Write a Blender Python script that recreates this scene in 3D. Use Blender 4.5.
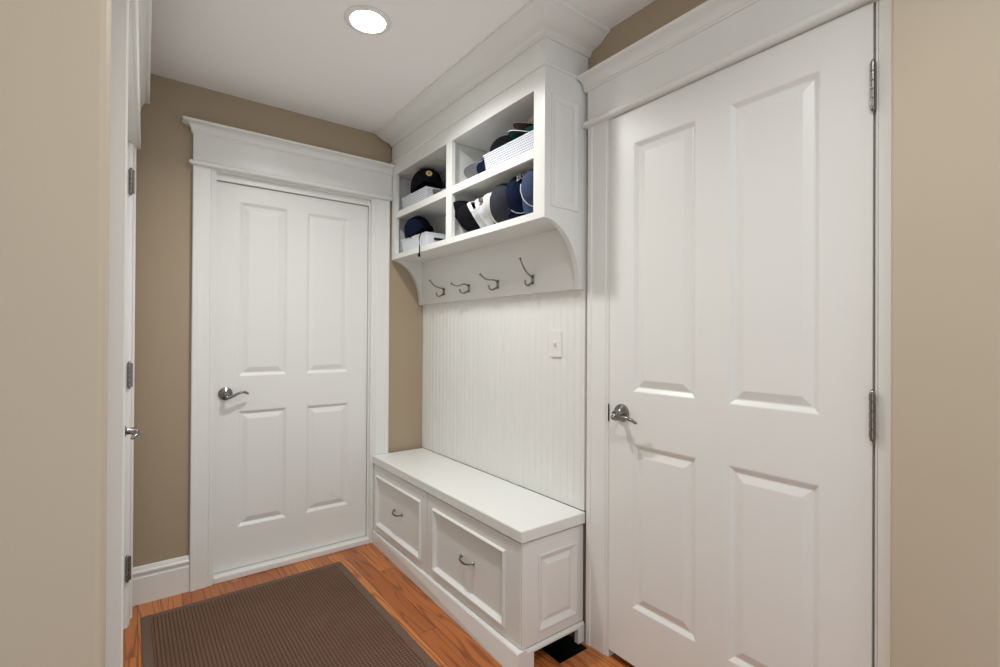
import bpy, math, random
from mathutils import Vector, Matrix
random.seed(7)
for o in list(bpy.data.objects): bpy.data.objects.remove(o)
S = bpy.context.scene
COL = S.collection
R = math.radians

# ------------------------------------------------------------------ camera, world, exposure
YAW, PITCH, ROLL, EYE = .6459, .0043, .0058, 1.2317
a_ = Vector((math.sin(YAW)*math.cos(PITCH), math.cos(YAW)*math.cos(PITCH), math.sin(PITCH)))
r_ = Vector((math.cos(YAW), -math.sin(YAW), 0))
u_ = r_.cross(a_)
r2 = math.cos(ROLL)*r_ + math.sin(ROLL)*u_
u2 = math.cos(ROLL)*u_ - math.sin(ROLL)*r_
cam = bpy.data.cameras.new('camera'); cam.sensor_width = 36; cam.lens = 484.42*36/1000
cam.clip_start = .01
co = bpy.data.objects.new('camera', cam); COL.objects.link(co)
co.matrix_world = Matrix(((r2.x, u2.x, -a_.x, 0), (r2.y, u2.y, -a_.y, 0), (r2.z, u2.z, -a_.z, EYE), (0, 0, 0, 1)))
S.camera = co
LAMP_ROOM, FILL_HALL, LENS, WORLD = 9.8, 5.6, 40, .74   # room beam, added hall fill (W), lens glow, added world fill from open end
W = bpy.data.worlds.new('world'); S.world = W; W.use_nodes = True
wn_, wl_ = W.node_tree.nodes, W.node_tree.links
tc_ = wn_.new('ShaderNodeTexCoord'); sp_ = wn_.new('ShaderNodeSeparateXYZ'); mr_ = wn_.new('ShaderNodeMapRange'); mx_ = wn_.new('ShaderNodeMix')
mx_.data_type = 'RGBA'; mr_.inputs['From Min'].default_value = -.7; mr_.inputs['From Max'].default_value = .7
mx_.inputs['A'].default_value = (1.10, 1.14, 1.19, 1); mx_.inputs['B'].default_value = (.88, .92, .97, 1)  # ambient fill, stronger from below to lift the ceiling
wl_.new(tc_.outputs['Generated'], sp_.inputs[0]); wl_.new(sp_.outputs[2], mr_.inputs['Value'])
wl_.new(mr_.outputs[0], mx_.inputs['Factor']); wl_.new(mx_.outputs['Result'], wn_['Background'].inputs[0])
wn_['Background'].inputs[1].default_value = WORLD
S.view_settings.view_transform = 'Standard'; S.view_settings.look = 'None'
S.view_settings.gamma = 1; S.view_settings.use_curve_mapping = False
S.view_settings.exposure = 0.16


# ------------------------------------------------------------------ materials
def mat(name, col, rough=.5, metal=0, spec=.5, bump=None, var=None, coat=0):
    m = bpy.data.materials.new(name); m.use_nodes = True
    n, l = m.node_tree.nodes, m.node_tree.links
    b = n['Principled BSDF']
    b.inputs['Base Color'].default_value = (*col, 1)
    b.inputs['Roughness'].default_value = rough
    b.inputs['Metallic'].default_value = metal
    b.inputs['Specular IOR Level'].default_value = spec
    b.inputs['Coat Weight'].default_value = coat
    tc = n.new('ShaderNodeTexCoord')
    if var:                                   # (scale, amount) gentle mottling of the colour
        t = n.new('ShaderNodeTexNoise'); t.inputs['Scale'].default_value = var[0]; t.inputs['Detail'].default_value = 4
        l.new(tc.outputs['Object'], t.inputs['Vector'])
        mx = n.new('ShaderNodeMix'); mx.data_type = 'RGBA'
        mx.inputs['A'].default_value = (*[c*(1-var[1]) for c in col], 1)
        mx.inputs['B'].default_value = (*[min(1, c*(1+var[1])) for c in col], 1)
        l.new(t.outputs['Fac'], mx.inputs['Factor']); l.new(mx.outputs['Result'], b.inputs['Base Color'])
    if bump:                                  # (scale, strength)
        t = n.new('ShaderNodeTexNoise'); t.inputs['Scale'].default_value = bump[0]; t.inputs['Detail'].default_value = 3
        l.new(tc.outputs['Object'], t.inputs['Vector'])
        bp = n.new('ShaderNodeBump'); bp.inputs['Strength'].default_value = bump[1]; bp.inputs['Distance'].default_value = .002
        l.new(t.outputs['Fac'], bp.inputs['Height']); l.new(bp.outputs['Normal'], b.inputs['Normal'])
    return m

WHITE = mat('white_trim_paint', (.81, .815, .785), .33, var=(3, .012))
DOORW = mat('white_door_paint', (.81, .815, .785), .36, var=(3, .012), bump=(300, .03))
CEIL = mat('ceiling_paint', (.93, .925, .91), .9, bump=(220, .05))
TAN = mat('tan_wall_paint', (.405, .32, .22), .62, var=(2, .02), bump=(260, .08))
BEIGE = mat('beige_hall_paint', (.52, .445, .335), .62, var=(2, .02), bump=(260, .08))
NICKEL = mat('brushed_nickel', (.27, .26, .245), .25, 1)
DARKNI = mat('antique_nickel', (.20, .19, .18), .3, 1)
BLACK = mat('black_gap', (.008, .007, .006), .9)
PLATE = mat('white_plastic', (.82, .81, .78), .3)
BASKW = mat('white_basket_plastic', (.72, .75, .80), .4)

def cloth(name, c, r=.95): return mat(name, c, r, spec=.08, bump=(900, .25), var=(60, .12))
C_BLACK = cloth('black_cotton', (.008, .008, .010)); C_NAVY = cloth('navy_cotton', (.007, .012, .033))
C_BLUE = cloth('blue_cotton', (.045, .085, .20)); C_WHITE = cloth('white_cotton', (.74, .74, .75))
C_CREAM = cloth('cream_cotton', (.62, .60, .54)); C_CHAR = cloth('charcoal_cotton', (.035, .037, .047))
C_GREY = cloth('grey_cotton', (.27, .27, .28)); C_GREEN = cloth('dark_green_cotton', (.010, .05, .045))
C_BROWN = cloth('taupe_cotton', (.20, .14, .125)); C_RED = cloth('red_thread', (.5, .02, .03))
C_GOLD = cloth('gold_thread', (.78, .60, .28)); C_ROPE = cloth('white_rope', (.72, .74, .78))
C_MID = cloth('slate_blue_cotton', (.048, .070, .135))

def emit(name, s, c=(.97, 1, 1)):
    m = bpy.data.materials.new(name); m.use_nodes = True
    n = m.node_tree.nodes; n.clear()
    e = n.new('ShaderNodeEmission'); e.inputs[0].default_value = (*c, 1); e.inputs[1].default_value = s
    o = n.new('ShaderNodeOutputMaterial'); m.node_tree.links.new(e.outputs[0], o.inputs[0])
    return m
GLOW = emit('downlight_glow', LENS)

def node_tools(m):
    n, l = m.node_tree.nodes, m.node_tree.links
    def N(t, **k):
        x = n.new(t)
        for q, v in k.items(): setattr(x, q, v)
        return x
    def math_(op, a, b=None, c=None):
        x = N('ShaderNodeMath', operation=op)
        for i, v in enumerate((a, b, c)):
            if v is None: continue
            if isinstance(v, (int, float)): x.inputs[i].default_value = v
            else: l.new(v, x.inputs[i])
        return x.outputs[0]
    return n, l, N, math_

def make_oak():
    m = mat('oak_floor', (.3, .1, .04), .3)
    n, l, N, M = node_tools(m); b = n['Principled BSDF']
    tc = N('ShaderNodeTexCoord'); sx = N('ShaderNodeSeparateXYZ'); l.new(tc.outputs['Object'], sx.inputs[0])
    X, Y = sx.outputs[0], sx.outputs[1]
    px = M('DIVIDE', M('SUBTRACT', X, .186-.0837*40), .0837)
    col = M('FLOOR', px); fx = M('FRACT', px)
    wn = N('ShaderNodeTexWhiteNoise', noise_dimensions='1D'); l.new(col, wn.inputs['W'])
    py = M('DIVIDE', M('ADD', Y, M('MULTIPLY', wn.outputs['Value'], 1.3)), 1.15)
    row = M('FLOOR', py); fy = M('FRACT', py)
    cv = N('ShaderNodeCombineXYZ'); l.new(col, cv.inputs[0]); l.new(row, cv.inputs[1])
    w2 = N('ShaderNodeTexWhiteNoise', noise_dimensions='2D'); l.new(cv.outputs[0], w2.inputs['Vector'])
    rnd = w2.outputs['Value']
    # cathedral grain: stretched noise, turned into contour rings
    gv = N('ShaderNodeCombineXYZ')
    l.new(M('MULTIPLY', X, 13), gv.inputs[0]); l.new(M('ADD', M('MULTIPLY', Y, 1.0), M('MULTIPLY', rnd, 40)), gv.inputs[1]); l.new(M('MULTIPLY', rnd, 17), gv.inputs[2])
    nz = N('ShaderNodeTexNoise'); nz.inputs['Scale'].default_value = 1.0; nz.inputs['Detail'].default_value = 1.5; l.new(gv.outputs[0], nz.inputs['Vector'])
    ring = M('ABSOLUTE', M('SUBTRACT', M('FRACT', M('MULTIPLY', nz.outputs['Fac'], 10)), .5))
    line = N('ShaderNodeMapRange'); line.inputs['From Min'].default_value = 0; line.inputs['From Max'].default_value = .2
    l.new(ring, line.inputs['Value'])
    fv = N('ShaderNodeCombineXYZ'); l.new(M('MULTIPLY', X, 420), fv.inputs[0]); l.new(M('MULTIPLY', Y, 9), fv.inputs[1])
    fn = N('ShaderNodeTexNoise'); fn.inputs['Scale'].default_value = 1; fn.inputs['Detail'].default_value = 2; l.new(fv.outputs[0], fn.inputs['Vector'])
    base = N('ShaderNodeMix', data_type='RGBA'); base.inputs['A'].default_value = (.40, .115, .026, 1); base.inputs['B'].default_value = (.60, .21, .055, 1)
    l.new(rnd, base.inputs['Factor'])
    g1 = N('ShaderNodeMix', data_type='RGBA'); g1.inputs['A'].default_value = (.14, .030, .006, 1)
    l.new(base.outputs['Result'], g1.inputs['B']); l.new(M('ADD', M('MULTIPLY', line.outputs[0], .70), .30), g1.inputs['Factor'])
    g2 = N('ShaderNodeMix', data_type='RGBA', blend_type='MULTIPLY'); g2.inputs['Factor'].default_value = .35
    l.new(g1.outputs['Result'], g2.inputs['A'])
    gr = N('ShaderNodeCombineColor'); fr = M('ADD', M('MULTIPLY', fn.outputs['Fac'], 1.2), .35)
    for i in range(3): l.new(fr, gr.inputs[i])
    l.new(gr.outputs[0], g2.inputs['B'])
    seam = M('MINIMUM', M('MULTIPLY', M('MINIMUM', fx, M('SUBTRACT', 1, fx)), .0837), M('MULTIPLY', M('MINIMUM', fy, M('SUBTRACT', 1, fy)), 1.15))
    sm = N('ShaderNodeMapRange'); sm.inputs['From Min'].default_value = .0004; sm.inputs['From Max'].default_value = .0014; l.new(seam, sm.inputs['Value'])
    g3 = N('ShaderNodeMix', data_type='RGBA'); g3.inputs['A'].default_value = (.035, .012, .005, 1)
    l.new(g2.outputs['Result'], g3.inputs['B']); l.new(sm.outputs[0], g3.inputs['Factor'])
    l.new(g3.outputs['Result'], b.inputs['Base Color'])
    bp = N('ShaderNodeBump'); bp.inputs['Strength'].default_value = .3; bp.inputs['Distance'].default_value = .0015
    l.new(sm.outputs[0], bp.inputs['Height']); l.new(bp.outputs[0], b.inputs['Normal'])
    return m
OAK = make_oak()

def make_pile():
    m = mat('ribbed_mat_pile', (.1, .06, .045), .95, spec=.1)
    n, l, N, M = node_tools(m); b = n['Principled BSDF']
    tc = N('ShaderNodeTexCoord'); sx = N('ShaderNodeSeparateXYZ'); l.new(tc.outputs['Object'], sx.inputs[0])
    px = M('DIVIDE', sx.outputs[0], .0135); py = M('DIVIDE', sx.outputs[1], .0145)
    fx, fy = M('FRACT', px), M('FRACT', py)
    ex = M('MINIMUM', fx, M('SUBTRACT', 1, fx)); ey = M('MINIMUM', fy, M('SUBTRACT', 1, fy))
    hgt = N('ShaderNodeMapRange', interpolation_type='SMOOTHSTEP'); hgt.inputs['From Min'].default_value = .02; hgt.inputs['From Max'].default_value = .26
    l.new(M('MINIMUM', ex, M('MULTIPLY', ey, 1.1)), hgt.inputs['Value'])
    nz = N('ShaderNodeTexNoise'); nz.inputs['Scale'].default_value = 420; nz.inputs['Detail'].default_value = 2; l.new(tc.outputs['Object'], nz.inputs['Vector'])
    big = N('ShaderNodeTexNoise'); big.inputs['Scale'].default_value = 3.2; big.inputs['Detail'].default_value = 3; l.new(tc.outputs['Object'], big.inputs['Vector'])
    mx = N('ShaderNodeMix', data_type='RGBA'); mx.inputs['A'].default_value = (.110, .062, .044, 1); mx.inputs['B'].default_value = (.255, .145, .102, 1)
    f = M('MULTIPLY', hgt.outputs[0], M('ADD', M('MULTIPLY', nz.outputs['Fac'], .7), M('MULTIPLY', big.outputs['Fac'], .75)))
    l.new(f, mx.inputs['Factor']); l.new(mx.outputs['Result'], b.inputs['Base Color'])
    bp = N('ShaderNodeBump'); bp.inputs['Strength'].default_value = .9; bp.inputs['Distance'].default_value = .004
    l.new(M('ADD', hgt.outputs[0], M('MULTIPLY', nz.outputs['Fac'], .4)), bp.inputs['Height']); l.new(bp.outputs[0], b.inputs['Normal'])
    return m
PILE = make_pile()
RUBBER = mat('mat_border', (.155, .102, .078), .9, spec=.2, bump=(500, .3))

def make_perforated():
    m = mat('perforated_basket_plastic', (.72, .75, .80), .4)
    n, l, N, M = node_tools(m); b = n['Principled BSDF']
    tc = N('ShaderNodeTexCoord'); sx = N('ShaderNodeSeparateXYZ'); l.new(tc.outputs['Object'], sx.inputs[0])
    z = M('DIVIDE', sx.outputs[2], .0098); row = M('FLOOR', z); fz = M('SUBTRACT', M('FRACT', z), .5)
    h = M('ADD', M('ADD', sx.outputs[0], sx.outputs[1]), M('MULTIPLY', M('MODULO', row, 2), .006))
    fh = M('SUBTRACT', M('FRACT', M('DIVIDE', h, .012)), .5)
    d = M('MAXIMUM', M('MULTIPLY', M('ABSOLUTE', fh), .9), M('MULTIPLY', M('ABSOLUTE', fz), 1.35))
    k = M('LESS_THAN', d, .3)
    up = M('MULTIPLY', M('GREATER_THAN', sx.outputs[2], .008), M('LESS_THAN', sx.outputs[2], .079))
    mx = N('ShaderNodeMix', data_type='RGBA'); mx.inputs['A'].default_value = (.74, .77, .82, 1); mx.inputs['B'].default_value = (.24, .26, .31, 1)
    l.new(M('MULTIPLY', k, up), mx.inputs['Factor']); l.new(mx.outputs['Result'], b.inputs['Base Color'])
    return m
PERF = make_perforated()


# ------------------------------------------------------------------ mesh helpers
class MB:
    def __init__(s): s.v = []; s.f = []; s.mi = []; s.m = 0
    def V(s, p): s.v.append(tuple(p)); return len(s.v)-1
    def F(s, ids): s.f.append(tuple(ids)); s.mi.append(s.m)
    def box(s, x0, x1, y0, y1, z0, z1):
        i = [s.V(p) for p in ((x0,y0,z0),(x1,y0,z0),(x1,y1,z0),(x0,y1,z0),(x0,y0,z1),(x1,y0,z1),(x1,y1,z1),(x0,y1,z1))]
        for q in ((0,3,2,1),(4,5,6,7),(0,1,5,4),(1,2,6,5),(2,3,7,6),(3,0,4,7)): s.F([i[k] for k in q])
        return s
    def prism(s, pts, fn, t0, t1):            # pts 2-D polygon, fn(p, q, t) -> 3-D
        a = [s.V(fn(p, q, t0)) for p, q in pts]; b = [s.V(fn(p, q, t1)) for p, q in pts]
        n = len(pts); s.F(a[::-1]); s.F(b)
        for i in range(n): s.F((a[i], a[(i+1) % n], b[(i+1) % n], b[i]))
        return s
    def sweep(s, prof, path):                 # prof (out, z) closed polygon; path XY points; outward = right-hand side
        P = [Vector(p) for p in path]; rings = []
        for i, p in enumerate(P):
            nn = []
            if i > 0: d = (p-P[i-1]).normalized(); nn.append(Vector((d.y, -d.x)))
            if i < len(P)-1: d = (P[i+1]-p).normalized(); nn.append(Vector((d.y, -d.x)))
            if len(nn) == 2:
                m = (nn[0]+nn[1]); m = m/ max(.2, m.dot(nn[0]))
            else: m = nn[0]
            rings.append([s.V((p.x+m.x*o, p.y+m.y*o, z)) for o, z in prof])
        n = len(prof)
        for a, b in zip(rings, rings[1:]):
            for i in range(n): s.F((a[i], b[i], b[(i+1) % n], a[(i+1) % n]))
        s.F(rings[0]); s.F(rings[-1][::-1]); return s
    def tube(s, pts, rad, n=10, flat=1.0, up=(0, 0, 1)):
        P = [Vector(p) for p in pts]; rr = rad if isinstance(rad, (list, tuple)) else [rad]*len(P); rings = []
        for i, p in enumerate(P):
            d = (P[min(i+1, len(P)-1)]-P[max(i-1, 0)]).normalized(); q = Vector(up)
            if abs(d.dot(q)) > .97: q = Vector((0, 1, 0)) if abs(d.y) < .9 else Vector((1, 0, 0))
            e1 = d.cross(q).normalized(); e2 = e1.cross(d)
            rings.append([s.V(p+(e1*math.cos(t)+e2*math.sin(t)*flat)*rr[i]) for t in (2*math.pi*k/n for k in range(n))])
        for a, b in zip(rings, rings[1:]):
            for k in range(n): s.F((a[k], b[k], b[(k+1) % n], a[(k+1) % n]))
        s.F(rings[0][::-1]); s.F(rings[-1]); return s
    def lathe(s, prof, n=24, M=None):         # prof (radius, height) about local Z
        M = M or Matrix(); rings = []
        for r, z in prof:
            rings.append([s.V(M @ Vector((r*math.cos(2*math.pi*k/n), r*math.sin(2*math.pi*k/n), z))) for k in range(n)] if r > 1e-6 else [s.V(M @ Vector((0, 0, z)))])
        for a, b in zip(rings, rings[1:]):
            for k in range(n):
                k2 = (k+1) % n
                if len(a) == 1 and len(b) == 1: continue
                if len(a) == 1: s.F((a[0], b[k2], b[k]))
                elif len(b) == 1: s.F((a[k], a[k2], b[0]))
                else: s.F((a[k], a[k2], b[k2], b[k]))
        if len(rings[0]) > 1: s.F(rings[0][::-1])
        if len(rings[-1]) > 1: s.F(rings[-1])
        return s
    def slab(s, w, h, t, panels, prof, raise_=0):
        """board with moulded panels: local x 0..w, z 0..h, face at y=0 looking to -y, back at y=t.
        panels (x0,x1,z0,z1); prof [(inset, y)]; raise_ lifts the plain face."""
        xs = sorted({0, w, *[p[0] for p in panels], *[p[1] for p in panels]})
        zs = sorted({0, h, *[p[2] for p in panels], *[p[3] for p in panels]})
        g = {(i, k): s.V((x, 0, z)) for i, x in enumerate(xs) for k, z in enumerate(zs)}
        for i in range(len(xs)-1):
            for k in range(len(zs)-1):
                cx, cz = (xs[i]+xs[i+1])/2, (zs[k]+zs[k+1])/2
                if any(p[0] < cx < p[1] and p[2] < cz < p[3] for p in panels): continue
                s.F((g[i, k], g[i+1, k], g[i+1, k+1], g[i, k+1]))
        b = [s.V((x, t, z)) for x, z in ((0, 0), (w, 0), (w, h), (0, h))]
        s.F((b[3], b[2], b[1], b[0]))
        nx, nz = len(xs)-1, len(zs)-1
        s.F([g[i, 0] for i in range(nx, -1, -1)]+[b[0], b[1]])
        s.F([g[i, nz] for i in range(nx+1)]+[b[2], b[3]])
        s.F([g[0, k] for k in range(nz+1)]+[b[3], b[0]])
        s.F([g[nx, k] for k in range(nz, -1, -1)]+[b[1], b[2]])
        for x0, x1, z0, z1 in panels:
            i0, i1, k0, k1 = xs.index(x0), xs.index(x1), zs.index(z0), zs.index(z1)
            ring = None
            for ins, y in [(0, 0)]+list(prof):
                new = [s.V((x, y, z)) for x, z in ((x0+ins, z0+ins), (x1-ins, z0+ins), (x1-ins, z1-ins), (x0+ins, z1-ins))]
                if ring:
                    for q in range(4): s.F((ring[q], ring[(q+1) % 4], new[(q+1) % 4], new[q]))
                ring = new
            s.F(ring)
        return s
    def xf(s, M): s.v = [tuple(M @ Vector(p)) for p in s.v]; return s
    def build(s, name, mats, parent=None, bevel=0, smooth=None, segs=2):
        me = bpy.data.meshes.new(name); me.from_pydata(s.v, [], s.f)
        for m in (mats if isinstance(mats, (list, tuple)) else [mats]): me.materials.append(m)
        me.polygons.foreach_set('material_index', s.mi)
        import bmesh
        bm = bmesh.new(); bm.from_mesh(me); bmesh.ops.remove_doubles(bm, verts=bm.verts, dist=1e-6)
        bmesh.ops.recalc_face_normals(bm, faces=bm.faces); bm.to_mesh(me); bm.free()
        if smooth is not None:
            me.polygons.foreach_set('use_smooth', [True]*len(me.polygons)); me.set_sharp_from_angle(angle=R(smooth))
        me.update()
        o = bpy.data.objects.new(name, me); COL.objects.link(o)
        if parent: o.parent = parent
        if bevel:
            b = o.modifiers.new('bevel', 'BEVEL'); b.width = bevel; b.segments = segs; b.limit_method = 'ANGLE'; b.angle_limit = R(40)
        return o

def tag(o, label, cat, group=None):
    o['label'] = label; o['category'] = cat
    if group: o['group'] = group
    return o
def struct(o, label=None):
    o['kind'] = 'structure'
    if label: o['label'] = label
    return o
def empty(name, loc=(0, 0, 0), rz=0):
    o = bpy.data.objects.new(name, None); COL.objects.link(o); o.empty_display_size = .05
    o.location = loc; o.rotation_euler = (0, 0, rz); return o
def FR(o, ux, n):                             # frame: local x along ux, local -y along n (outwards), z up
    ux, n = Vector(ux), Vector(n)
    return Matrix(((ux.x, -n.x, 0, o[0]), (ux.y, -n.y, 0, o[1]), (ux.z, -n.z, 1, o[2]), (0, 0, 0, 1)))
def arc(cx, cz, r, a0, a1, n):
    return [(cx+r*math.cos(R(a0+(a1-a0)*i/n)), cz+r*math.sin(R(a0+(a1-a0)*i/n))) for i in range(n+1)]

# ------------------------------------------------------------------ room shell
H = 2.432
YB, XR = 2.757, 1.475                         # far wall, right wall
# floor of long oak boards, with a bare duct hole by the bench end
HX0, HX1, HY0, HY1 = 1.285, 1.436, 1.318, 1.90
m = MB()
for x0, x1, y0, y1 in ((-.9, HX0, -.15, 2.95), (HX1, 1.6, -.15, 2.95), (HX0, HX1, -.15, HY0), (HX0, HX1, HY1, 2.95)):
    m.box(x0, x1, y0, y1, -.02, 0)
struct(m.build('floor', OAK))
m = MB().box(-.9, 1.6, -.15, 2.95, H, H+.06); struct(m.build('ceiling', CEIL))
# far wall with the door recess
DX0, DX1, DZ = .306, 1.126, 2.042
m = MB().box(-.2, DX0, YB, YB+.16, 0, H).box(DX1, 1.6, YB, YB+.16, 0, H).box(DX0, DX1, YB, YB+.16, DZ, H).box(DX0, DX1, YB+.08, YB+.16, 0, DZ)
struct(m.build('wall_back', TAN))
# right wall with the door recess
EY0, EY1, EZ = .398, 1.2365, 2.069
m = MB().box(XR, XR+.16, -.15, EY0, 0, H).box(XR, XR+.16, EY1, YB, 0, H).box(XR, XR+.16, EY0, EY1, EZ, H).box(XR+.06, XR+.16, EY0, EY1, 0, EZ)
struct(m.build('wall_right', TAN))
# left wall: a degree out of square, so it is built in its own frame
LROT = -.0130
def LX(o): o.location = (-.0705, 0, 0); o.rotation_euler = (0, 0, LROT); return o
LY0, LY1 = 1.485, 2.555
m = MB().box(-.12, 0, 1.00, LY0, 0, H).box(-.12, 0, LY1, 2.80, 0, H).box(-.12, 0, LY0, LY1, 2.042, H).box(-.12, -.06, LY0, LY1, 0, 2.042)
struct(LX(m.build('wall_left', TAN)))
# hall: wall return on the left (bull-nosed corner), pier on the right, and an added side wall out of view
def bullnose(x1, y0, y1, x0, r=.010):
    return [(x0, y0)]+arc(x1-r, y0+r, r, -90, 0, 6)+arc(x1-r, y1-r, r, 0, 90, 6)+[(x0, y1)]
m = MB().prism(bullnose(-.0365, .95, 1.09, -.9), lambda p, q, t: (p, q, t), 0, H)
struct(m.build('wall_hall', BEIGE, smooth=30))
m = MB().box(1.40, XR, .17, .353, 0, H); struct(m.build('wall_pier', BEIGE, bevel=.006))

m = MB().box(-.9, -.8, -.15, .95, 0, H); struct(m.build('wall_light_block', BEIGE))  # unseen wall, added to cut the open-side light on the right door

# ------------------------------------------------------------------ trim
def leg_profile(w, t, flip=False):            # (across, out) from inner edge (0) to outer edge (w)
    p = [(0, 0), (0, t*.45), (.004, t*.62), (.010, t*.62), (.013, t*.5), (.018, t*.72), (.022, t*.74), (w-.024, t*.80), (w-.020, t*.98), (w-.012, t), (w-.003, t), (w, t*.9), (w, 0)]
    return p
CROWN = lambda z0, z1, out: [(0, z0), (.004, z0), (.006, z0+.006), (.010, z0+.008)]+[(.010+(out-.018)*(1-math.cos(R(90*i/8))), z0+.010+(z1-z0-.022)*math.sin(R(90*i/8))) for i in range(9)]+[(out-.004, z1-.010), (out, z1-.008), (out, z1), (0, z1)]

# far door casing
t1 = struct(empty('trim_1', (0, YB, 0)), 'white casing around the far door')
def on_back(mb): return mb.xf(Matrix.Translation((0, -YB, 0)))
m = MB().prism(leg_profile(.089, .022), lambda p, q, t: (.306-p, YB-q, t), 0, 2.044); on_back(m).build('casing_leg', WHITE, t1, smooth=30)
m = MB().prism(leg_profile(.098, .022), lambda p, q, t: (1.127+p, YB-q, t), 0, 2.044); on_back(m).build('casing_leg', WHITE, t1, smooth=30)
m = MB().box(.2175, 1.2345, YB-.024, YB, 2.06, 2.2); on_back(m).build('frieze_board', WHITE, t1)
m = MB().sweep([(-.02, 2.042), (.006, 2.042)]+arc(.006, 2.053, .011, -90, 90, 8)+[(-.02, 2.064)], [(.2175, YB), (.2175, YB-.024), (1.2345, YB-.024)])
on_back(m).build('bead_strip', WHITE, t1, smooth=40)
m = MB().sweep([(-.02, 2.192)]+CROWN(2.192, 2.247, .046)+[(-.02, 2.247)], [(.2175, YB), (.2175, YB-.024), (1.2345, YB-.024)])
on_back(m).build('crown_moulding', WHITE, t1, smooth=35)
m = MB().box(.300, .316, YB-.008, YB+.08, 0, 2.044).box(1.116, 1.130, YB-.008, YB+.08, 0, 2.044).box(.316, 1.116, YB-.008, YB+.08, 2.034, 2.044)
m.box(.316, .3205, YB+.020, YB+.032, 0, 2.034).box(1.1105, 1.116, YB+.020, YB+.032, 0, 2.034).box(.316, 1.116, YB+.018, YB+.032, 2.001, 2.034)
on_back(m).build('jamb', WHITE, t1)
m = MB().box(.317, 1.115, YB-.012, YB+.078, 0, .030); on_back(m).build('sill', WHITE, t1, bevel=.004)

# right door casing
t2 = struct(empty('trim_2', (XR, 1.0, 0)), 'white casing around the near door on the right')
def on_right(mb): return mb.xf(Matrix.Translation((-XR, -1.0, 0)))
m = MB().prism(leg_profile(.108, .025), lambda p, q, t: (XR-q, 1.237+p, t), 0, 2.074); on_right(m).build('casing_leg', WHITE, t2, smooth=30)
m = MB().prism([(p*.38, q) for p, q in leg_profile(.108, .025)], lambda p, q, t: (XR-q, .397-p, t), 0, 2.074); on_right(m).build('casing_leg', WHITE, t2, smooth=30)
m = MB().box(XR-.026, XR, .3555, 1.345, 2.088, 2.222); on_right(m).build('frieze_board', WHITE, t2)
m = MB().sweep([(-.02, 2.069), (.006, 2.069)]+arc(.006, 2.081, .0125, -90, 90, 8)+[(-.02, 2.094)], [(XR, 1.345), (XR-.026, 1.345), (XR-.026, .3555)])
on_right(m).build('bead_strip', WHITE, t2, smooth=40)
m = MB().sweep([(-.02, 2.214)]+CROWN(2.214, 2.266, .05)+[(-.02, 2.266)], [(XR-.026, 1.358), (XR-.026, .3555)])
on_right(m).build('crown_moulding', WHITE, t2, smooth=35)
m = MB().box(XR-.012, XR+.06, 1.2350, 1.243, 0, 2.072).box(XR-.012, XR+.06, .392, .3985, 0, 2.072).box(XR-.012, XR+.06, .3985, 1.2350, 2.0665, 2.072)
on_right(m).build('jamb', WHITE, t2)

# left door casing (own frame)
t3 = struct(LX(empty('trim_3')), 'white casing around the left door, seen edge on')
m = MB().prism(leg_profile(.10, .036), lambda p, q, t: (q, LY0-p, t), 0, 2.044); m.build('casing_leg', WHITE, t3, smooth=30)
m = MB().prism(leg_profile(.10, .036), lambda p, q, t: (q, LY1+p, t), 0, 2.044); m.build('casing_leg', WHITE, t3, smooth=30)
m = MB().box(0, .0375, LY0-.10, LY1+.10, 2.038, 2.2); m.build('frieze_board', WHITE, t3)
m = MB().sweep([(-.02, 2.042), (.003, 2.042)]+arc(.003, 2.053, .011, -90, 90, 8)+[(-.02, 2.064)], [(0, LY1+.10), (.0375, LY1+.10), (.0375, LY0-.10), (0, LY0-.10)][::-1])
m.build('bead_strip', WHITE, t3, smooth=40)
m = MB().sweep([(-.02, 2.192)]+CROWN(2.180, 2.275, .044)+[(-.02, 2.275)], [(0, LY0-.10), (.0375, LY0-.10), (.0375, LY1+.10), (0, LY1+.10)])
m.build('crown_moulding', WHITE, t3, smooth=35)
m = MB().box(-.06, .012, LY0-.012, LY0+.003, 0, 2.044).box(-.06, .012, LY1-.003, LY1+.012, 0, 2.044).box(-.06, .012, LY0, LY1, 2.036, 2.044)
m.build('jamb', WHITE, t3)

# baseboard on the far wall, left of the far door
BASEP = [(0, 0), (.014, 0), (.014, .118), (.011, .124), (.011, .134), (.016, .139), (.016, .147), (.010, .153), (.007, .166), (.004, .170), (0, .170)]
m = MB().sweep(BASEP, [(-.03, YB), (.2165, YB)]); struct(m.build('baseboard_back', WHITE, smooth=25), 'tall white baseboard left of the far door')
m = MB().sweep(BASEP, [(1.229, YB), (XR, YB)]); struct(m.build('baseboard_corner', WHITE, smooth=25))
m = MB().sweep(BASEP, [(0, 2.66), (0, 2.757)][::-1]); struct(LX(m.build('baseboard_left', WHITE, smooth=25)))

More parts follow.
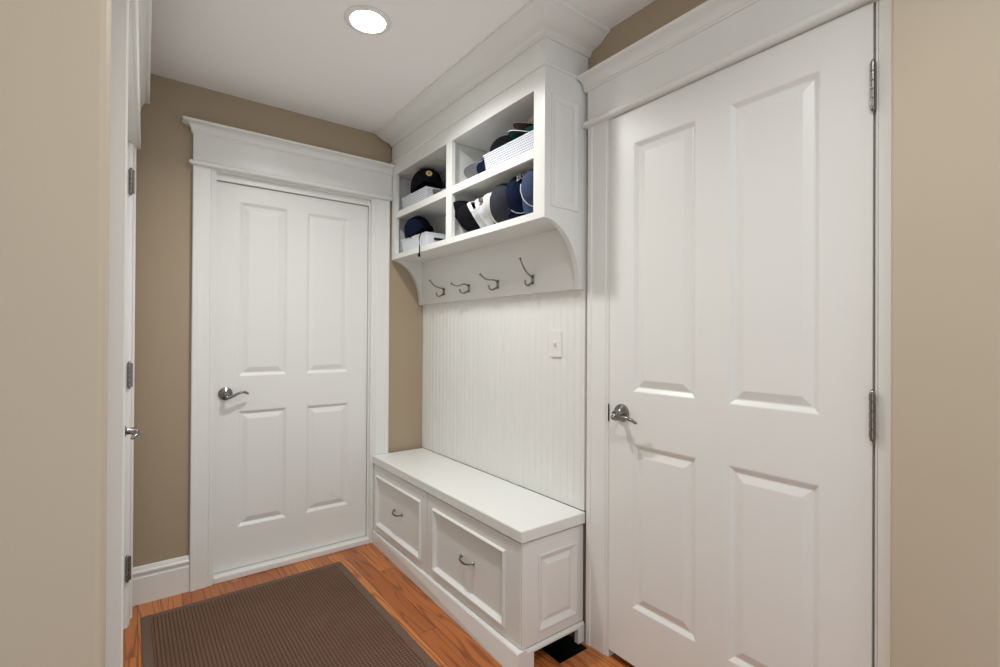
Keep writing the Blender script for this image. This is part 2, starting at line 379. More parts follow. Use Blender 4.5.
# ------------------------------------------------------------------ doors
DPROF = [(.004, .001), (.016, .010), (.020, .0105), (.044, .0025), (.047, .002)]
def rose(M, parent, name='rose', r=.033):
    m = MB().lathe([(r, 0), (r, .004), (r*.93, .009), (r*.72, .013), (r*.55, .017), (r*.36, .020), (.0105, .022), (.0105, .046)], 28, M)
    return m.build(name, NICKEL, parent, smooth=35)
def lever(M, parent, sgn, zs, ln=.106, name='lever'):      # local x along the door, local -y out of the door
    pts = []; n = 22
    for i in range(n):
        t = i/(n-1); q = t*(len(zs)-1); k = min(int(q), len(zs)-2); e = q-k
        p0, p1, p2, p3 = zs[max(k-1, 0)], zs[k], zs[k+1], zs[min(k+2, len(zs)-1)]
        z = .5*(2*p1+(p2-p0)*e+(2*p0-5*p1+4*p2-p3)*e*e+(3*p1-p0-3*p2+p3)*e**3)
        y = -.047-.006*math.sin(t*math.pi)+.012*max(0, t-.8)/.2
        pts.append(M @ Vector((sgn*(-.006+ln*t), y, z)))
    m = MB().tube(pts, [.0085]+[.0105-.0032*min(1, i/12) for i in range(1, n-2)]+[.0066, .0042], 12, .85)
    c = [M @ Vector((0, -.030, 0)), M @ Vector((0, -.040, -.004)), M @ Vector((0, -.048, zs[0]*.9))]
    m.tube(c, [.0105, .011, .009], 14)
    return m.build(name, NICKEL, parent, smooth=50)
def turn_out(M): return M @ Matrix.Rotation(R(90), 4, 'X')   # local z of a lathe points out of the door (-y)

# far door: slab set back in its jamb
M = FR((.3215, 2.792, .034), (1, 0, 0), (0, -1, 0))
Mi = Matrix.Translation((-.3215, -2.792, 0))
m = MB().slab(.7875, 1.965, .035, [(.104, .339, .980, 1.880), (.437, .677, .980, 1.876), (.104, .341, .206, .804), (.440, .681, .207, .804)], DPROF).xf(Mi @ M)
d1 = struct(m.build('door_1', DOORW, bevel=0), 'white four panel door straight ahead in the far wall'); d1.location = (.3215, 2.792, 0)
L = Mi @ FR((.3675, 2.792, .930), (1, 0, 0), (0, -1, 0))
rose(turn_out(L), d1); lever(L, d1, 1, [-.012, -.015, -.010, -.003, .004, .008, .005, -.004])

# right door
M = FR((1.457, 1.2325, .034), (0, -1, 0), (-1, 0, 0)); Mi = Matrix.Translation((-1.457, -1.2325, 0))
m = MB().slab(.8300, 2.030, .035, [(.109, .357, .994, 1.908), (.466, .716, .990, 1.915), (.109, .362, .206, .806), (.466, .717, .206, .805)], DPROF).xf(Mi @ M)
d2 = struct(m.build('door_2', DOORW), 'large white four panel door on the right'); d2.location = (1.457, 1.2325, 0)
L = Mi @ FR((1.457, 1.172, .946), (0, -1, 0), (-1, 0, 0))
ro = rose(turn_out(L), d2); lever(L, d2, 1, [-.012, -.016, -.014, -.010, -.007, -.007, -.013, -.024], .100)
m = MB().lathe([(.0042, .0), (.0042, .0012)], 12, turn_out(L) @ Matrix.Translation((-.002, .021, .0125))); m.build('keyhole', BLACK, ro)
m = MB().box(1.452-1.457, 1.4585-1.457, .0005, .0026, .906, .972); m.build('latch_plate', BLACK, d2)
def hinge(parent, M, name='hinge', hgt=.112):
    m = MB()
    for k in range(5):
        z0 = -hgt/2+hgt*k/5
        m.lathe([(.0055, z0+.0008), (.0068, z0+.002), (.0068, z0+hgt/5-.002), (.0055, z0+hgt/5-.0008)], 14, M)
    m.lathe([(.0052, -hgt/2-.003), (.0052, hgt/2+.003)], 12, M)
    m.lathe([(.0, hgt/2+.009), (.004, hgt/2+.006), (.0056, hgt/2+.002)], 12, M).lathe([(.0056, -hgt/2-.002), (.004, -hgt/2-.006), (0, -hgt/2-.009)], 12, M)
    return m.build(name, NICKEL, parent, smooth=40)
for z in (1.855, 1.040, .20): hinge(d2, Mi @ Matrix.Translation((1.450, .4005, z)))

# left pair of closet doors, closed, seen edge on
LM = (LY0+LY1)/2
for nm, ya, yb, lab in (('door_3', LM+.002, LY1-.004, 'far leaf of the white closet doors in the left wall, seen almost edge on'), ('door_4', LY0+.004, LM-.002, 'near leaf of the white closet doors in the left wall, carrying the lever')):
    w = yb-ya
    d = struct(LX(MB().slab(w, 2.0255, .035, [(.09, w/2-.04, .98, 1.90), (w/2+.04, w-.09, .98, 1.90), (.09, w/2-.04, .20, .80), (w/2+.04, w-.09, .20, .80)], DPROF)
         .xf(FR((.006, ya, .010), (0, 1, 0), (1, 0, 0))).build(nm, DOORW)), lab)
    if nm == 'door_4':
        L = FR((.006, yb-.058, .918), (0, 1, 0), (1, 0, 0)); rose(turn_out(L), d); lever(L, d, -1, [-.006, -.008, -.007, -.004, .0, .003, .0, -.008])
    for z in (1.868, 1.058, .250):
        yy = LY1-.006 if nm == 'door_3' else LY0+.006; s_ = 1 if nm == 'door_3' else -1
        h = hinge(d, Matrix.Translation((.020, yy, z)), hgt=.10)
        ym = yy+s_*.0035
        m = MB().box(.012, .0325, ym-.001, ym+.001, z-.05, z+.05); m.build('hinge_leaf', NICKEL, h, bevel=.0008)

# ------------------------------------------------------------------ bench
bx, by0, by1 = 1.134, 1.366, 2.735            # front face, near end, far end
bench = tag(empty('storage_bench', (bx, by0, 0)), 'long white built-in bench with two panelled drawers under a thick flat seat', 'bench')
def B(mb): return mb.xf(Matrix.Translation((-bx, -by0, 0)))
m = MB().box(bx-.010, 1.460, by0-.012, by1, .475, .521); B(m).build('seat', WHITE, bench, bevel=.005)
# carcass behind the fronts
m = MB().box(bx+.020, 1.458, by0+.020, by1, .078, .474); B(m).build('carcass', WHITE, bench)
# plinth running along the front, and the bracketed base at the near end
m = MB(); ya, yb = by0-.008, by1                  # the plinth runs a little out of line with the drawers
ring = [[m.V(p) for p in ((xb_, y, 0), (xt_, y, .074), (xt_+.004, y, .079), (bx+.003, y, .0805), (bx+.02, y, .0805), (bx+.02, y, 0))] for y, xb_, xt_ in ((ya, 1.100, 1.114), (yb, 1.129, 1.129))]
for k in range(6): m.F((ring[0][k], ring[0][(k+1) % 6], ring[1][(k+1) % 6], ring[1][k]))
m.F(ring[0]); m.F(ring[1][::-1])
B(m).build('plinth', WHITE, bench)
m = MB().prism([(bx+.020, 0), (1.190, 0), (1.190, .060), (1.424, .060), (1.424, 0), (1.460, 0), (1.460, .068), (bx+.020, .068)], lambda p, q, t: (p, t, q), by0-.008, by0+.012)
m.prism([(by0-.008, .068), (by0+.004, .068), (by0+.004, .078), (by0-.001, .077)], lambda p, q, t: (t, p, q), bx+.0, 1.460)
B(m).build('side_base', WHITE, bench)
BOL = [(.0015, -.006), (.006, -.010), (.011, -.009), (.0145, -.004), (.020, .005), (.023, .008), (.026, .009)]
SIDEP = [(.0015, -.004), (.006, -.005), (.010, -.003), (.024, .008), (.030, .009), (.046, .001), (.048, .000)]
def pull(parent, p, n, along, wid=.094):
    p, n, al = Vector(p), Vector(n), Vector(along); m = MB(); pts = []
    for i in range(17):
        t = i/16*2-1
        pts.append(p+al*(t*wid/2)+n*(.004+.021*(1-t**4))+Vector((0, 0, -.008*(1-t*t)+.006)))
    m.tube(pts, [.0032+.0022*(1-abs(i/8-1)) for i in range(17)], 10, .9)
    for sg in (-1, 1): m.tube([p+al*(sg*wid/2)+Vector((0, 0, .006)), p+al*(sg*wid/2)+n*.004+Vector((0, 0, .006)), p+al*(sg*wid/2)+n*.009+Vector((0, 0, .006))], [.0075, .0070, .0045], 10)
    return m.build('drawer_pull', DARKNI, parent, smooth=60)
dz0, dz1 = .084, .468
for ya, yb, px0, px1, pc in ((2.085, 2.732, 2.141, 2.693, 2.417), (1.372, 2.079, 1.460, 2.021, 1.737)):
    # local x runs towards the viewer end (-y)
    m = MB().slab(yb-ya, dz1-dz0, .020, [(yb-px1, yb-px0, .120-dz0, .414-dz0)], BOL).xf(FR((bx, yb, dz0), (0, -1, 0), (-1, 0, 0)))
    dr = B(m).build('drawer', WHITE, bench)
    pull(dr, (0-.0+.009, pc-by0, .268), (-1, 0, 0), (0, 1, 0))
m = MB().slab(1.458-(bx+.004), .386, .018, [(1.215-bx-.004, 1.425-bx-.004, .118-.082, .408-.082)], SIDEP).xf(FR((bx+.004, by0, .082), (1, 0, 0), (0, -1, 0)))
B(m).build('side_panel', WHITE, bench)

# dark open duct in the floor under the bench end
m = MB().box(HX0-.01, HX1+.01, HY0-.01, HY1+.01, -.17, -.16)
for q in ((HX0, HX0+.002, HY0, HY1), (HX1-.002, HX1, HY0, HY1), (HX0+.002, HX1-.002, HY0, HY0+.002), (HX0+.002, HX1-.002, HY1-.002, HY1)): m.box(*q, -.16, -.001)
tag(m.build('floor_duct', BLACK), 'dark open duct hole in the floor at the near end of the bench', 'vent')

# ------------------------------------------------------------------ beadboard
m = MB(); pitch = .0406; be = 2.755; n = int((be-by0)/pitch)+1
prof = [(by0, 1.4745)]
y = by0
poly = [(by0, 1.4740), (by0, 1.4615)]
for k in range(n):
    y = by0+.012+k*pitch
    if y+.012 > be: break
    poly += [(y, 1.4615), (y+.0012, 1.4630), (y+.0028, 1.4630)]+[(y+.0058-.0028*math.cos(R(a)), 1.4628-.0015*math.sin(R(a))) for a in (10, 50, 90, 130, 170)]+[(y+.0090, 1.4630), (y+.0104, 1.4615)]
poly += [(be, 1.4615), (be, 1.4740)]
m.prism(poly, lambda p, q, t: (q, p, t), .5215, 1.424)
bead = tag(m.build('beadboard_panel', WHITE), 'white beadboard wall panel with narrow vertical grooves between bench and hooks', 'wall panel')
# light switch
sw = tag(empty('light_switch', (1.4612, 1.531, 1.198)), 'white toggle light switch plate on the beadboard', 'light switch')
m = MB().prism([(-.035, 0), (.035, 0), (.035, .003), (.031, .006), (-.031, .006), (-.035, .003)], lambda p, q, t: (-q, p, t), -.0575, .0575); m.build('plate', PLATE, sw, bevel=.0015)
m = MB().prism([(-.005, -.012), (-.005, .012), (-.012, .008), (-.018, .004), (-.017, -.001), (-.008, -.008)], lambda p, q, t: (p, t, q), -.0048, .0048); m.build('toggle', PLATE, sw, bevel=.001)
for z in (-.030, .030):
    m = MB().lathe([(.0032, 0), (.0032, .001), (.0015, .0016), (0, .0017)], 12, Matrix.Translation((-.0058, 0, z)) @ Matrix.Rotation(R(-90), 4, 'Y')); m.build('screw', PLATE, sw, smooth=40)

# ------------------------------------------------------------------ hat cabinet
xf, xb = 1.237, 1.4740
cy0, cy1 = 1.366, 2.735
cab = tag(empty('hat_cabinet', (xf, cy0, 1.42)), 'white wall cabinet of four open cubbies with a hook board and curved end brackets', 'cabinet')
def Cc(mb): return mb.xf(Matrix.Translation((-xf, -cy0, -1.42)))
zb, z0, zs0, zs1, z1, zt = 1.684, 1.713, 1.926, 1.963, 2.188, 2.268
# face frame
cf = cy0+.0255
m = MB().box(xf, xf+.019, cf, cy1, zb, z0).box(xf, xf+.019, cf, cy1, z1, zt).box(xf, xf+.019, cf, 1.430, z0, z1).box(xf, xf+.019, 2.674, cy1, z0, z1)
m.box(xf, xf+.019, 2.042, 2.096, z0, z1).box(xf, xf+.019, 1.430, 2.042, zs0, zs1).box(xf, xf+.019, 2.096, 2.674, zs0, zs1)
Cc(m).build('face_frame', WHITE, cab)
# end panels with the quarter-ellipse bracket
def endpoly(x0):
    e = [(xf+.195*math.sin(R(t)), 1.421+.263*math.cos(R(t))) for t in range(0, 91, 6)]
    return [(x0, zt), (x0, zb)]+[(max(x, x0), z) for x, z in e if x > x0]+[(1.432, 1.421), (1.4735, 1.421), (1.4735, zt)]
m = MB().prism(endpoly(xf+.019), lambda p, q, t: (p, t, q), 2.725, 2.755)
Cc(m).build('end_panel', WHITE, cab, smooth=20)
m = MB().prism(endpoly(xf), lambda p, q, t: (p, t, q), cy0+.0006, cy0+.0255)
Cc(m).build('end_panel', WHITE, cab, smooth=20)
m = MB().slab(1.4735-xf, zt-1.70, .0005, [(1.268-xf, 1.418-xf, .029, .466)], [(.0015, -.005), (.006, -.006), (.010, -.004), (.020, -.0006), (.025, -.0004), (.038, -.0046), (.040, -.005)]).xf(FR((xf, cy0-.0001, 1.70), (1, 0, 0), (0, -1, 0)))
Cc(m).build('side_panel', WHITE, cab)
m = MB().box(xf+.019, 1.456, 2.060, 2.080, z0, z1); Cc(m).build('divider', WHITE, cab)
m = MB().box(xf+.019, 1.456, cy0+.026, 2.060, zs0+.010, zs1-.001).box(xf+.019, 1.456, 2.080, 2.725, zs0+.010, zs1-.001); Cc(m).build('shelf', WHITE, cab)
m = MB().box(xf+.019, 1.456, cy0+.026, 2.725, zb+.003, z0-.001); Cc(m).build('bottom_board', WHITE, cab)
m = MB().box(xf+.019, 1.4735, cy0+.026, 2.725, z1+.002, z1+.02); Cc(m).build('top_board', WHITE, cab)
# grooved back
poly = [(cy0+.026, 1.4735), (cy0+.026, 1.458)]; y = cy0+.05
while y < 2.69:
    poly += [(y, 1.458), (y+.0015, 1.462), (y+.004, 1.462), (y+.0055, 1.458)]; y += .042
poly += [(2.725, 1.458), (2.725, 1.4735)]
m = MB().prism(poly, lambda p, q, t: (q, p, t), zb+.003, z1+.002); Cc(m).build('back_panel', WHITE, cab)
m = MB().box(1.438, 1.4735, cy0+.026, 2.725, 1.424, zb+.003); Cc(m).build('hook_board', WHITE, cab)
# bead, frieze and crown round front and near end
path = [(xf, cy1), (xf, cy0), (1.4735, cy0)]
m = MB().sweep([(-.012, 2.262), (.003, 2.262)]+arc(.003, 2.2685, .0065, -90, 90, 8)+[(-.012, 2.275)], path); Cc(m).build('bead_moulding', WHITE, cab, smooth=40)
m = MB().sweep([(-.012, 2.274), (.001, 2.274), (.001, H+.001), (-.012, H+.001)], path); Cc(m).build('frieze_board', WHITE, cab)
zc = 2.367
cp = [(0, zc), (.010, zc), (.013, zc+.003), (.013, zc+.008), (.018, zc+.011), (.022, zc+.016), (.024, zc+.018)]
cp += [(.026+.074*(i/8), zc+.019+.031*(i/8)-.006*math.sin(math.pi*i/8)) for i in range(9)]
cp += [(.104, zc+.0505), (.109, zc+.0515), (.113, zc+.0535), (.115, zc+.0565), (.115, H+.001), (0, H+.001)]
m = MB().sweep(cp, path); Cc(m).build('crown_moulding', WHITE, cab, smooth=25)
# coat hooks: plate, long upper prong, short lower prong
def coat_hook(y, ang, vis):
    z = 1.486
    h = MB().prism([(-.008, -.022), (.008, -.022), (.0095, -.012), (.0075, 0), (.0095, .012), (.008, .022), (-.008, .022), (-.0095, .012), (-.0075, 0), (-.0095, -.012)], lambda p, q, t: (1.438-t, y+p, z+q), 0, .005)
    h.lathe([(.0028, 0), (.0022, .002), (0, .0024)], 10, Matrix.Translation((1.433, y, z+.006)) @ Matrix.Rotation(R(-90), 4, 'Y'))
    hk = Cc(h).build('coat_hook', NICKEL, cab, bevel=.0008)
    hk['label'] = 'nickel double prong coat hook'
    c, s = math.cos(R(ang)), math.sin(R(ang))   # prong leans sideways a little
    pts = []
    for i in range(14):
        t = i/13
        out = .006+.078*t**1.15; up = .014+vis*(t**2.2)*.056+.006*math.sin(2*math.pi*t)*(1.35-vis)
        pts.append((1.438-out, y+s*out, z+up))
    u = MB().tube(pts, [.0050]+[.0044]*4+[.0038]*5+[.0034]*4, 10)
    e = Vector(pts[-1]); d = (e-Vector(pts[-2])).normalized()
    rot = d.to_track_quat('Z', 'Y').to_matrix().to_4x4()
    u.lathe([(.0034, -.002), (.0072, .001), (.0080, .003), (.0060, .005), (0, .006)], 14, Matrix.Translation(e) @ rot)
    Cc(u).build('upper_prong', NICKEL, hk, smooth=50)
    pts = [(1.438-.006-.036*math.sin(R(a)*.5)*1.0-.008*(a/180), y+s*.03*(a/180), z-.014-.016*math.sin(R(a))+.004*(a/180)**2) for a in range(0, 181, 15)]
    u = MB().tube(pts, [.0046]*6+[.0040]*7, 10)
    u.lathe([(.0036, -.002), (.0055, .0), (.005, .003), (0, .0045)], 12, Matrix.Translation(pts[-1]))
    Cc(u).build('lower_prong', NICKEL, hk, smooth=50)
for y, ang, vis in ((2.452, 10, .80), (2.188, 30, .15), (1.926, 22, .55), (1.663, -8, 1.25)): coat_hook(y, ang, vis)

# ------------------------------------------------------------------ baskets
def basket(name, x0, x1, y0, y1, z, h, label, material, handle=None):
    cx, cy = (x0+x1)/2, (y0+y1)/2; o = tag(empty(name, (cx, cy, z)), label, 'basket', 'white plastic baskets in the cubbies')
    wx, wy = (x1-x0)/2, (y1-y0)/2; tp = .010; m = MB(); th = .003
    def ring(ix, zz, k): return [m.V((sx*(wx-ix-tp*(1-k)), sy*(wy-ix-tp*(1-k)), zz)) for sx, sy in ((-1, -1), (1, -1), (1, 1), (-1, 1))]
    a = ring(0, 0, 0); b = ring(0, h, 1); c = ring(th, h, 1); d = ring(th, th, 0)
    for p, q in ((a, b), (b, c), (c, d)):
        for i in range(4): m.F((p[i], p[(i+1) % 4], q[(i+1) % 4], q[i]))
    m.F(a); m.F(d); m.build('body', material, o, bevel=.002)
    r = MB()
    for s_, (ax0, ax1, ay0, ay1) in enumerate(((-wx-.003, -wx+.003, -wy-.003, wy+.003), (wx-.003, wx+.003, -wy-.003, wy+.003), (-wx+.003, wx-.003, -wy-.003, -wy+.003), (-wx+.003, wx-.003, wy-.003, wy+.003))):
        r.box(ax0, ax1, ay0, ay1, h-.004, h+.003)
    r.build('rim', BASKW, o, bevel=.0015)
    if handle:
        g = MB().prism([(-.034, -.007)]+[(.034, -.007), (.038, 0), (.034, .007)]+[(-.034, .007), (-.038, 0)], lambda p, q, t: (p, t, q), 0, .002)
        g.xf(Matrix.Translation((handle, -wy-.0012, h-.030))); g.build('handle_slot', BLACK, o)
    return o
zsh = zs1-.001
basket('basket', 1.262, 1.440, 2.350, 2.655, zsh, .078, 'white perforated basket holding the black cap with a gold round emblem', PERF)
basket('basket', 1.262, 1.440, 2.345, 2.655, z0-.001, .080, 'white basket in the lower far cubby under a navy drawstring cap', BASKW, handle=-.005)
basket('basket', 1.262, 1.440, 1.432, 1.806, zsh, .086, 'long white perforated basket in the upper near cubby heaped with caps', PERF)

# ------------------------------------------------------------------ caps
def cap(name, label, pos, fwd, up, col, brimcol=None, under=None, s=1.0, h=.105, blen=.072, arch=False, button=True, droop=1.0, edge=None):
    f, u = Vector(fwd).normalized(), Vector(up).normalized()
    l = u.cross(f).normalized(); u = f.cross(l).normalized()
    o = bpy.data.objects.new(name, None); COL.objects.link(o); o.empty_display_size = .05
    o.matrix_world = Matrix(((f.x, l.x, u.x, pos[0]), (f.y, l.y, u.y, pos[1]), (f.z, l.z, u.z, pos[2]), (0, 0, 0, 1)))
    tag(o, label, 'cap', 'caps kept in the cubbies')
    A, Bw, Hh = .096*s, .079*s, h*s
    m = MB(); NA, NP = 48, 10; grid = []
    def surf(th, ph, sc=1.0):
        c = math.cos(ph)**.72 if ph < math.pi/2-1e-6 else 0
        seam = 1-.018*(1-min(1, abs(((th+math.pi/6) % (math.pi/3))-math.pi/6)/.10))*0-.014*max(0, 1-abs((th % (math.pi/3))-0)/.09)-.014*max(0, 1-abs((th % (math.pi/3))-math.pi/3)/.09)
        fx = math.cos(th)
        z = Hh*math.sin(ph)**.92*(1+.05*fx*math.cos(ph))
        return Vector((A*c*fx*seam*sc+.006*s*math.sin(ph)*fx, Bw*c*math.sin(th)*seam*sc, z*sc))
    for sc in (1.0, .975):
        g = [[m.V(surf(2*math.pi*i/NA, math.pi/2*j/NP, sc)) for i in range(NA)] for j in range(NP)]
        top = m.V((0, 0, Hh*sc)); grid.append((g, top))
    def hole(i, j):
        if not arch: return False
        th = 2*math.pi*(i+.5)/NA; d = abs(th-math.pi)
        return d < .42 and j < 4*math.sqrt(max(0, 1-(d/.42)**2))
    for (g, top) in grid:
        for j in range(NP-1):
            for i in range(NA):
                if not hole(i, j): m.F((g[j][i], g[j][(i+1) % NA], g[j+1][(i+1) % NA], g[j+1][i]))
        for i in range(NA): m.F((g[NP-1][i], g[NP-1][(i+1) % NA], top))
    (g, _), (g2, _) = grid
    for i in range(NA):
        if not hole(i, 0): m.F((g[0][i], g2[0][i], g2[0][(i+1) % NA], g[0][(i+1) % NA]))
    m.build('crown', col, o, smooth=60)
    if button:
        b = MB().lathe([(.008*s, Hh-.002), (.008*s, Hh+.001), (.005*s, Hh+.004), (0, Hh+.005)], 14); b.build('button', col, o, smooth=50)
    # curved brim
    b = MB(); NS, NR = 22, 6; top = []; bot = []
    for k in range(NS+1):
        th = R(-72+144*k/NS); c, sn = math.cos(th), math.sin(th); Lk = blen*s*max(.02, math.cos(th*1.22))**.55
        tr, br = [], []
        for j in range(NR+1):
            q = j/NR; x = A*.985*c+Lk*q; y = Bw*.985*sn*(1-.10*q)
            z = -.055*droop*(y/(.079*s))**2*s*.55*(.35+.65*q)+.003
            tr.append(b.V((x, y, z+.0016))); br.append(b.V((x, y, z-.0016)))
        top.append(tr); bot.append(br)
    for k in range(NS):
        for j in range(NR):
            b.m = 0; b.F((top[k][j], top[k][j+1], top[k+1][j+1], top[k+1][j]))
            b.m = 1; b.F((bot[k][j], bot[k+1][j], bot[k+1][j+1], bot[k][j+1]))
        b.m = 2; b.F((top[k][NR], bot[k][NR], bot[k+1][NR], top[k+1][NR]))
        b.m = 0; b.F((top[k][0], top[k+1][0], bot[k+1][0], bot[k][0]))
    for k in (0, NS):
        b.F([top[k][j] for j in range(NR+1)]+[bot[k][j] for j in range(NR, -1, -1)])
    bc = brimcol or col
    br_ = b.build('brim', [bc, under or bc, edge or bc], o, smooth=60)
    if arch:                                  # strap across the opening at the back
        t = MB(); pts = [surf(R(180+a), .10, 1.004) for a in range(-30, 31, 6)]
        rows = [[t.V(p+Vector((-k*.002, 0, zz))) for p in pts] for k, zz in ((0, -.008), (0, .010), (1, .010), (1, -.008))]
        for q in range(4):
            for i in range(len(pts)-1): t.F((rows[q][i], rows[q][i+1], rows[(q+1) % 4][i+1], rows[(q+1) % 4][i]))
        t.build('strap', col, o)
    o['dims'] = (A, Bw, Hh)
    return o, surf
def patch(o, surf, th, ph, mb, mats, name, lift=.0015):   # flat emblem laid on the crown; mb in local xy, z out
    p = surf(th, ph); e = .02
    du = (surf(th+e, ph)-surf(th-e, ph)).normalized(); dv = (surf(th, ph+e)-surf(th, ph-e)).normalized(); n = du.cross(dv).normalized()
    if n.dot(p) < 0: n = -n
    dv = n.cross(du)
    if dv.z < 0: dv = -dv; du = -du
    p = p+n*lift
    M = Matrix(((du.x, dv.x, n.x, p.x), (du.y, dv.y, n.y, p.y), (du.z, dv.z, n.z, p.z), (0, 0, 0, 1)))
    ob = mb.xf(M).build(name, mats, o); return ob
def ringm(mb, r0, r1, z0=0, z1=.0015, n=28):
    mb.lathe([(r0, z0), (r1, z0), (r1, z1), (r0, z1), (r0, z0+1e-5)], n); return mb
def bar(mb, p, q, w, z0=0, z1=.002):
    p, q = Vector(p), Vector(q); d = (q-p).normalized(); n = Vector((-d.y, d.x))*w/2
    mb.prism([tuple(p-n), tuple(q-n), tuple(q+n), tuple(p+n)], lambda a, b, t: (a, b, t), z0, z1); return mb

# upper far cubby: black cap with a spoked gold emblem, facing the room, and a grey brim beside it
o, sf = cap('cap', 'black cap with a round gold spoked emblem sitting on the far basket', (1.352, 2.505, 2.068), (-.45, -.89, .04), (-.04, .0, 1), C_BLACK, s=1.22, h=.096, blen=.050)
e = MB(); ringm(e, .0150, .0180); e.lathe([(.0080, 0), (.0080, .0008), (0, .0009)], 20)
for k in range(8): bar(e, (.008*math.cos(k*math.pi/4), .008*math.sin(k*math.pi/4)), (.0165*math.cos(k*math.pi/4), .0165*math.sin(k*math.pi/4)), .0020, 0, .0012)
em = patch(o, sf, R(6), R(30), e, C_GOLD, 'emblem')
e = MB(); bar(e, (-.0030, -.0055), (-.0030, .0055), .0020, .0009, .0016)
for y in (-.0050, 0, .0050): bar(e, (-.003, y), (.0018, y), .0017, .0009, .0016)
for y in (-.0025, .0025): bar(e, (.0028, y-.0020), (.0028, y+.0020), .0020, .0009, .0016)
patch(em, sf, R(6), R(30), e, C_BLACK, 'letter')
cap('cap', 'grey cap brim lying on the upper shelf beside the far basket', (1.350, 2.235, 1.968), (-.86, -.30, .10), (.10, .06, 1), C_GREY, s=.80, h=.05)
# lower far cubby: navy cap with a hanging cord
o, sf = cap('cap', 'navy cap with a black drawstring hanging over the shelf edge', (1.330, 2.560, 1.820), (-.20, -.97, .12), (-.30, .10, 1), C_NAVY, brimcol=C_BLACK, s=1.02, h=.100, blen=.066)
inv = o.matrix_world.inverted()
pts = [(1.275, 2.440, 1.818), (1.250, 2.385, 1.800), (1.233, 2.372, 1.760), (1.2325, 2.368, 1.715), (1.232, 2.364, 1.672)]
m = MB().tube(pts, .0030, 8).xf(inv); cd = m.build('drawstring', C_BLACK, o, smooth=60)
m = MB().lathe([(0, -.012), (.006, -.010), (.0075, 0), (.006, .008), (.003, .010)], 12, Matrix.Translation((1.229, 2.364, 1.668))).xf(inv); m.build('toggle', C_BLACK, cd, smooth=60)
# upper near cubby
cap('cap', 'blue cap with a grey underbrim poking out left of the long basket', (1.362, 1.868, 2.018), (-.42, .90, .05), (.62, .20, .80), C_BLUE, under=C_GREY, s=.92, h=.085, blen=.085, droop=.7)
cap('cap', 'black cap lying furthest back in the long perforated basket', (1.352, 1.735, 2.048), (.55, -.83, -.1), (0, .12, 1), C_BLACK, s=.96, h=.090)
cap('cap', 'dark green cap with a pale edged brim in the long basket', (1.362, 1.512, 2.060), (-.84, .52, .10), (.14, .05, 1), C_GREEN, s=.90, h=.066, edge=C_ROPE)
cap('cap', 'taupe cap on top of the green cap in the long basket', (1.372, 1.498, 2.098), (-.78, .60, .10), (.14, .0, 1), C_BROWN, s=.88, h=.066)
# lower near cubby: a row of caps nested on their sides
xz = z0-.001
def row_cap(label, y, z, x, s, col, fwd, up, **k):
    return cap('cap', label, (x, y, z), fwd, up, col, s=s, **k)
row_cap('black cap at the far left end of the nested row', 1.972, xz+.092, 1.325, .88, C_BLACK, (-.58, .58, .52), (-.66, -.56, -.20), h=.085, blen=.060, arch=True)
row_cap('first white cap in the nested row, beside the black one', 1.938, xz+.086, 1.312, .88, C_WHITE, (.80, .40, -.42), (-.46, -.66, .60), h=.080, arch=True)
o, sf = row_cap('second white cap in the nested row with a small black tab', 1.868, xz+.090, 1.320, .88, C_WHITE, (.86, .20, -.46), (-.42, -.70, .58), h=.085, arch=True)
patch(o, sf, R(150), R(14), bar(MB(), (-.008, 0), (.010, 0), .010, 0, .0015), C_BLACK, 'tab')
o, sf = row_cap('third white cap in the nested row with a red mark on top', 1.800, xz+.096, 1.322, .90, C_CREAM, (.86, .16, -.46), (-.40, -.74, .54), h=.088)
e = MB().lathe([(.013, 0), (.013, .001), (0, .0012)], 18); patch(o, sf, R(100), R(34), e, C_RED, 'red_mark')
row_cap('charcoal cap leaning between the white caps and the navy cap', 1.728, xz+.112, 1.330, .96, C_CHAR, (.30, .36, -.88), (-.46, -.70, .54), h=.10, blen=.055)
o, sf = row_cap('navy cap with white interlocked letters and a rope across its brim', 1.628, xz+.134, 1.335, .84, C_NAVY, (-.10, .10, -.99), (-.58, -.76, .22), h=.085, blen=.068, edge=C_ROPE)
e = MB()
for p, q, w in (((-.010, -.010), (-.010, .010), .004), ((.010, -.010), (.010, .010), .004), ((-.010, .010), (.010, -.010), .004),
                ((-.013, .014), (0, .002), .004), ((.013, .014), (0, .002), .004), ((0, -.016), (0, .002), .0045), ((-.005, -.016), (.005, -.016), .003),
                ((-.014, -.010), (-.006, -.010), .003), ((.006, .010), (.014, .010), .003)): bar(e, (p[0]*1.3, p[1]*1.3), (q[0]*1.3, q[1]*1.3), w*1.3)
patch(o, sf, R(-168), R(60), e, C_ROPE, 'letters')
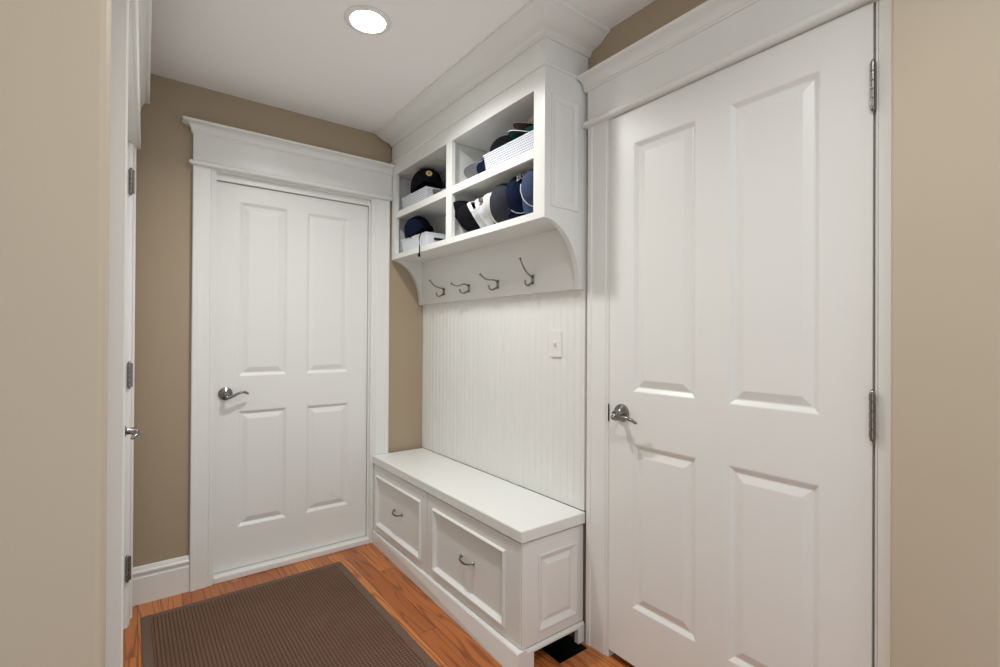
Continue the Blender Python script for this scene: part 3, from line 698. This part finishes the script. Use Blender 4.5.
rp = lambda o, sf: MB().tube([sf(R(t), .03, 1.02)+Vector((0, 0, .002)) for t in range(-92, 93, 8)], .0026, 8).build('rope', C_ROPE, o, smooth=60)
rp(o, sf)
o, sf = row_cap('slate blue cap with a white rope, nearest in the row of caps', 1.505, xz+.132, 1.322, .84, C_MID, (-.14, .06, -.99), (-.58, -.76, .22), h=.085, blen=.068)
rp(o, sf)

# ------------------------------------------------------------------ doormat
rug = tag(empty('doormat', (.4725, 1.79, 0), R(.7)), 'brown ribbed doormat with a plain border lying on the oak floor', 'mat')
wx, ly0, ly1 = .4345, -.85, .818
m = MB()
for x0, x1, y0, y1 in ((-wx, -wx+.034, ly0, ly1), (wx-.034, wx, ly0, ly1), (-wx+.034, wx-.034, ly0, ly0+.034), (-wx+.034, wx-.034, ly1-.034, ly1)): m.box(x0, x1, y0, y1, .0005, .006)
m.build('border', RUBBER, rug, bevel=.0015)
m = MB().box(-wx+.034, wx-.034, ly0+.034, ly1-.034, .0005, .0095); m.build('ribbed_pile', PILE, rug, bevel=.003)

# ------------------------------------------------------------------ recessed lights
def downlight(x, y, power, label):
    o = tag(empty('ceiling_light', (x, y, H)), label, 'ceiling light')
    m = MB().lathe([(.063, -.0005), (.086, -.0005), (.087, -.003), (.082, -.006), (.067, -.0075), (.063, -.004), (.063, -.0006)], 40); m.build('trim_ring', PLATE, o, smooth=40)
    m = MB().lathe([(0, -.0050), (.030, -.0056), (.0625, -.0036), (.0625, -.0008), (0, -.0008)], 40); m.build('lens', GLOW, o, smooth=40)
    l = bpy.data.lights.new('downlight_beam', 'AREA'); l.shape = 'DISK'; l.size = .115; l.energy = power; l.spread = R(BEAM); l.color = (1, .99, .97)
    b = bpy.data.objects.new('downlight_beam', l); COL.objects.link(b); b.location = (0, 0, -.0085); b.parent = o
    return o
BEAM = 145
downlight(.702, 1.780, LAMP_ROOM, 'lit round recessed light in the ceiling between the two doors')
downlight(.55, .25, FILL_HALL, 'added recessed fill light in the ceiling above the viewer, out of view')  # unseen fixture, added as fill at the viewer's end
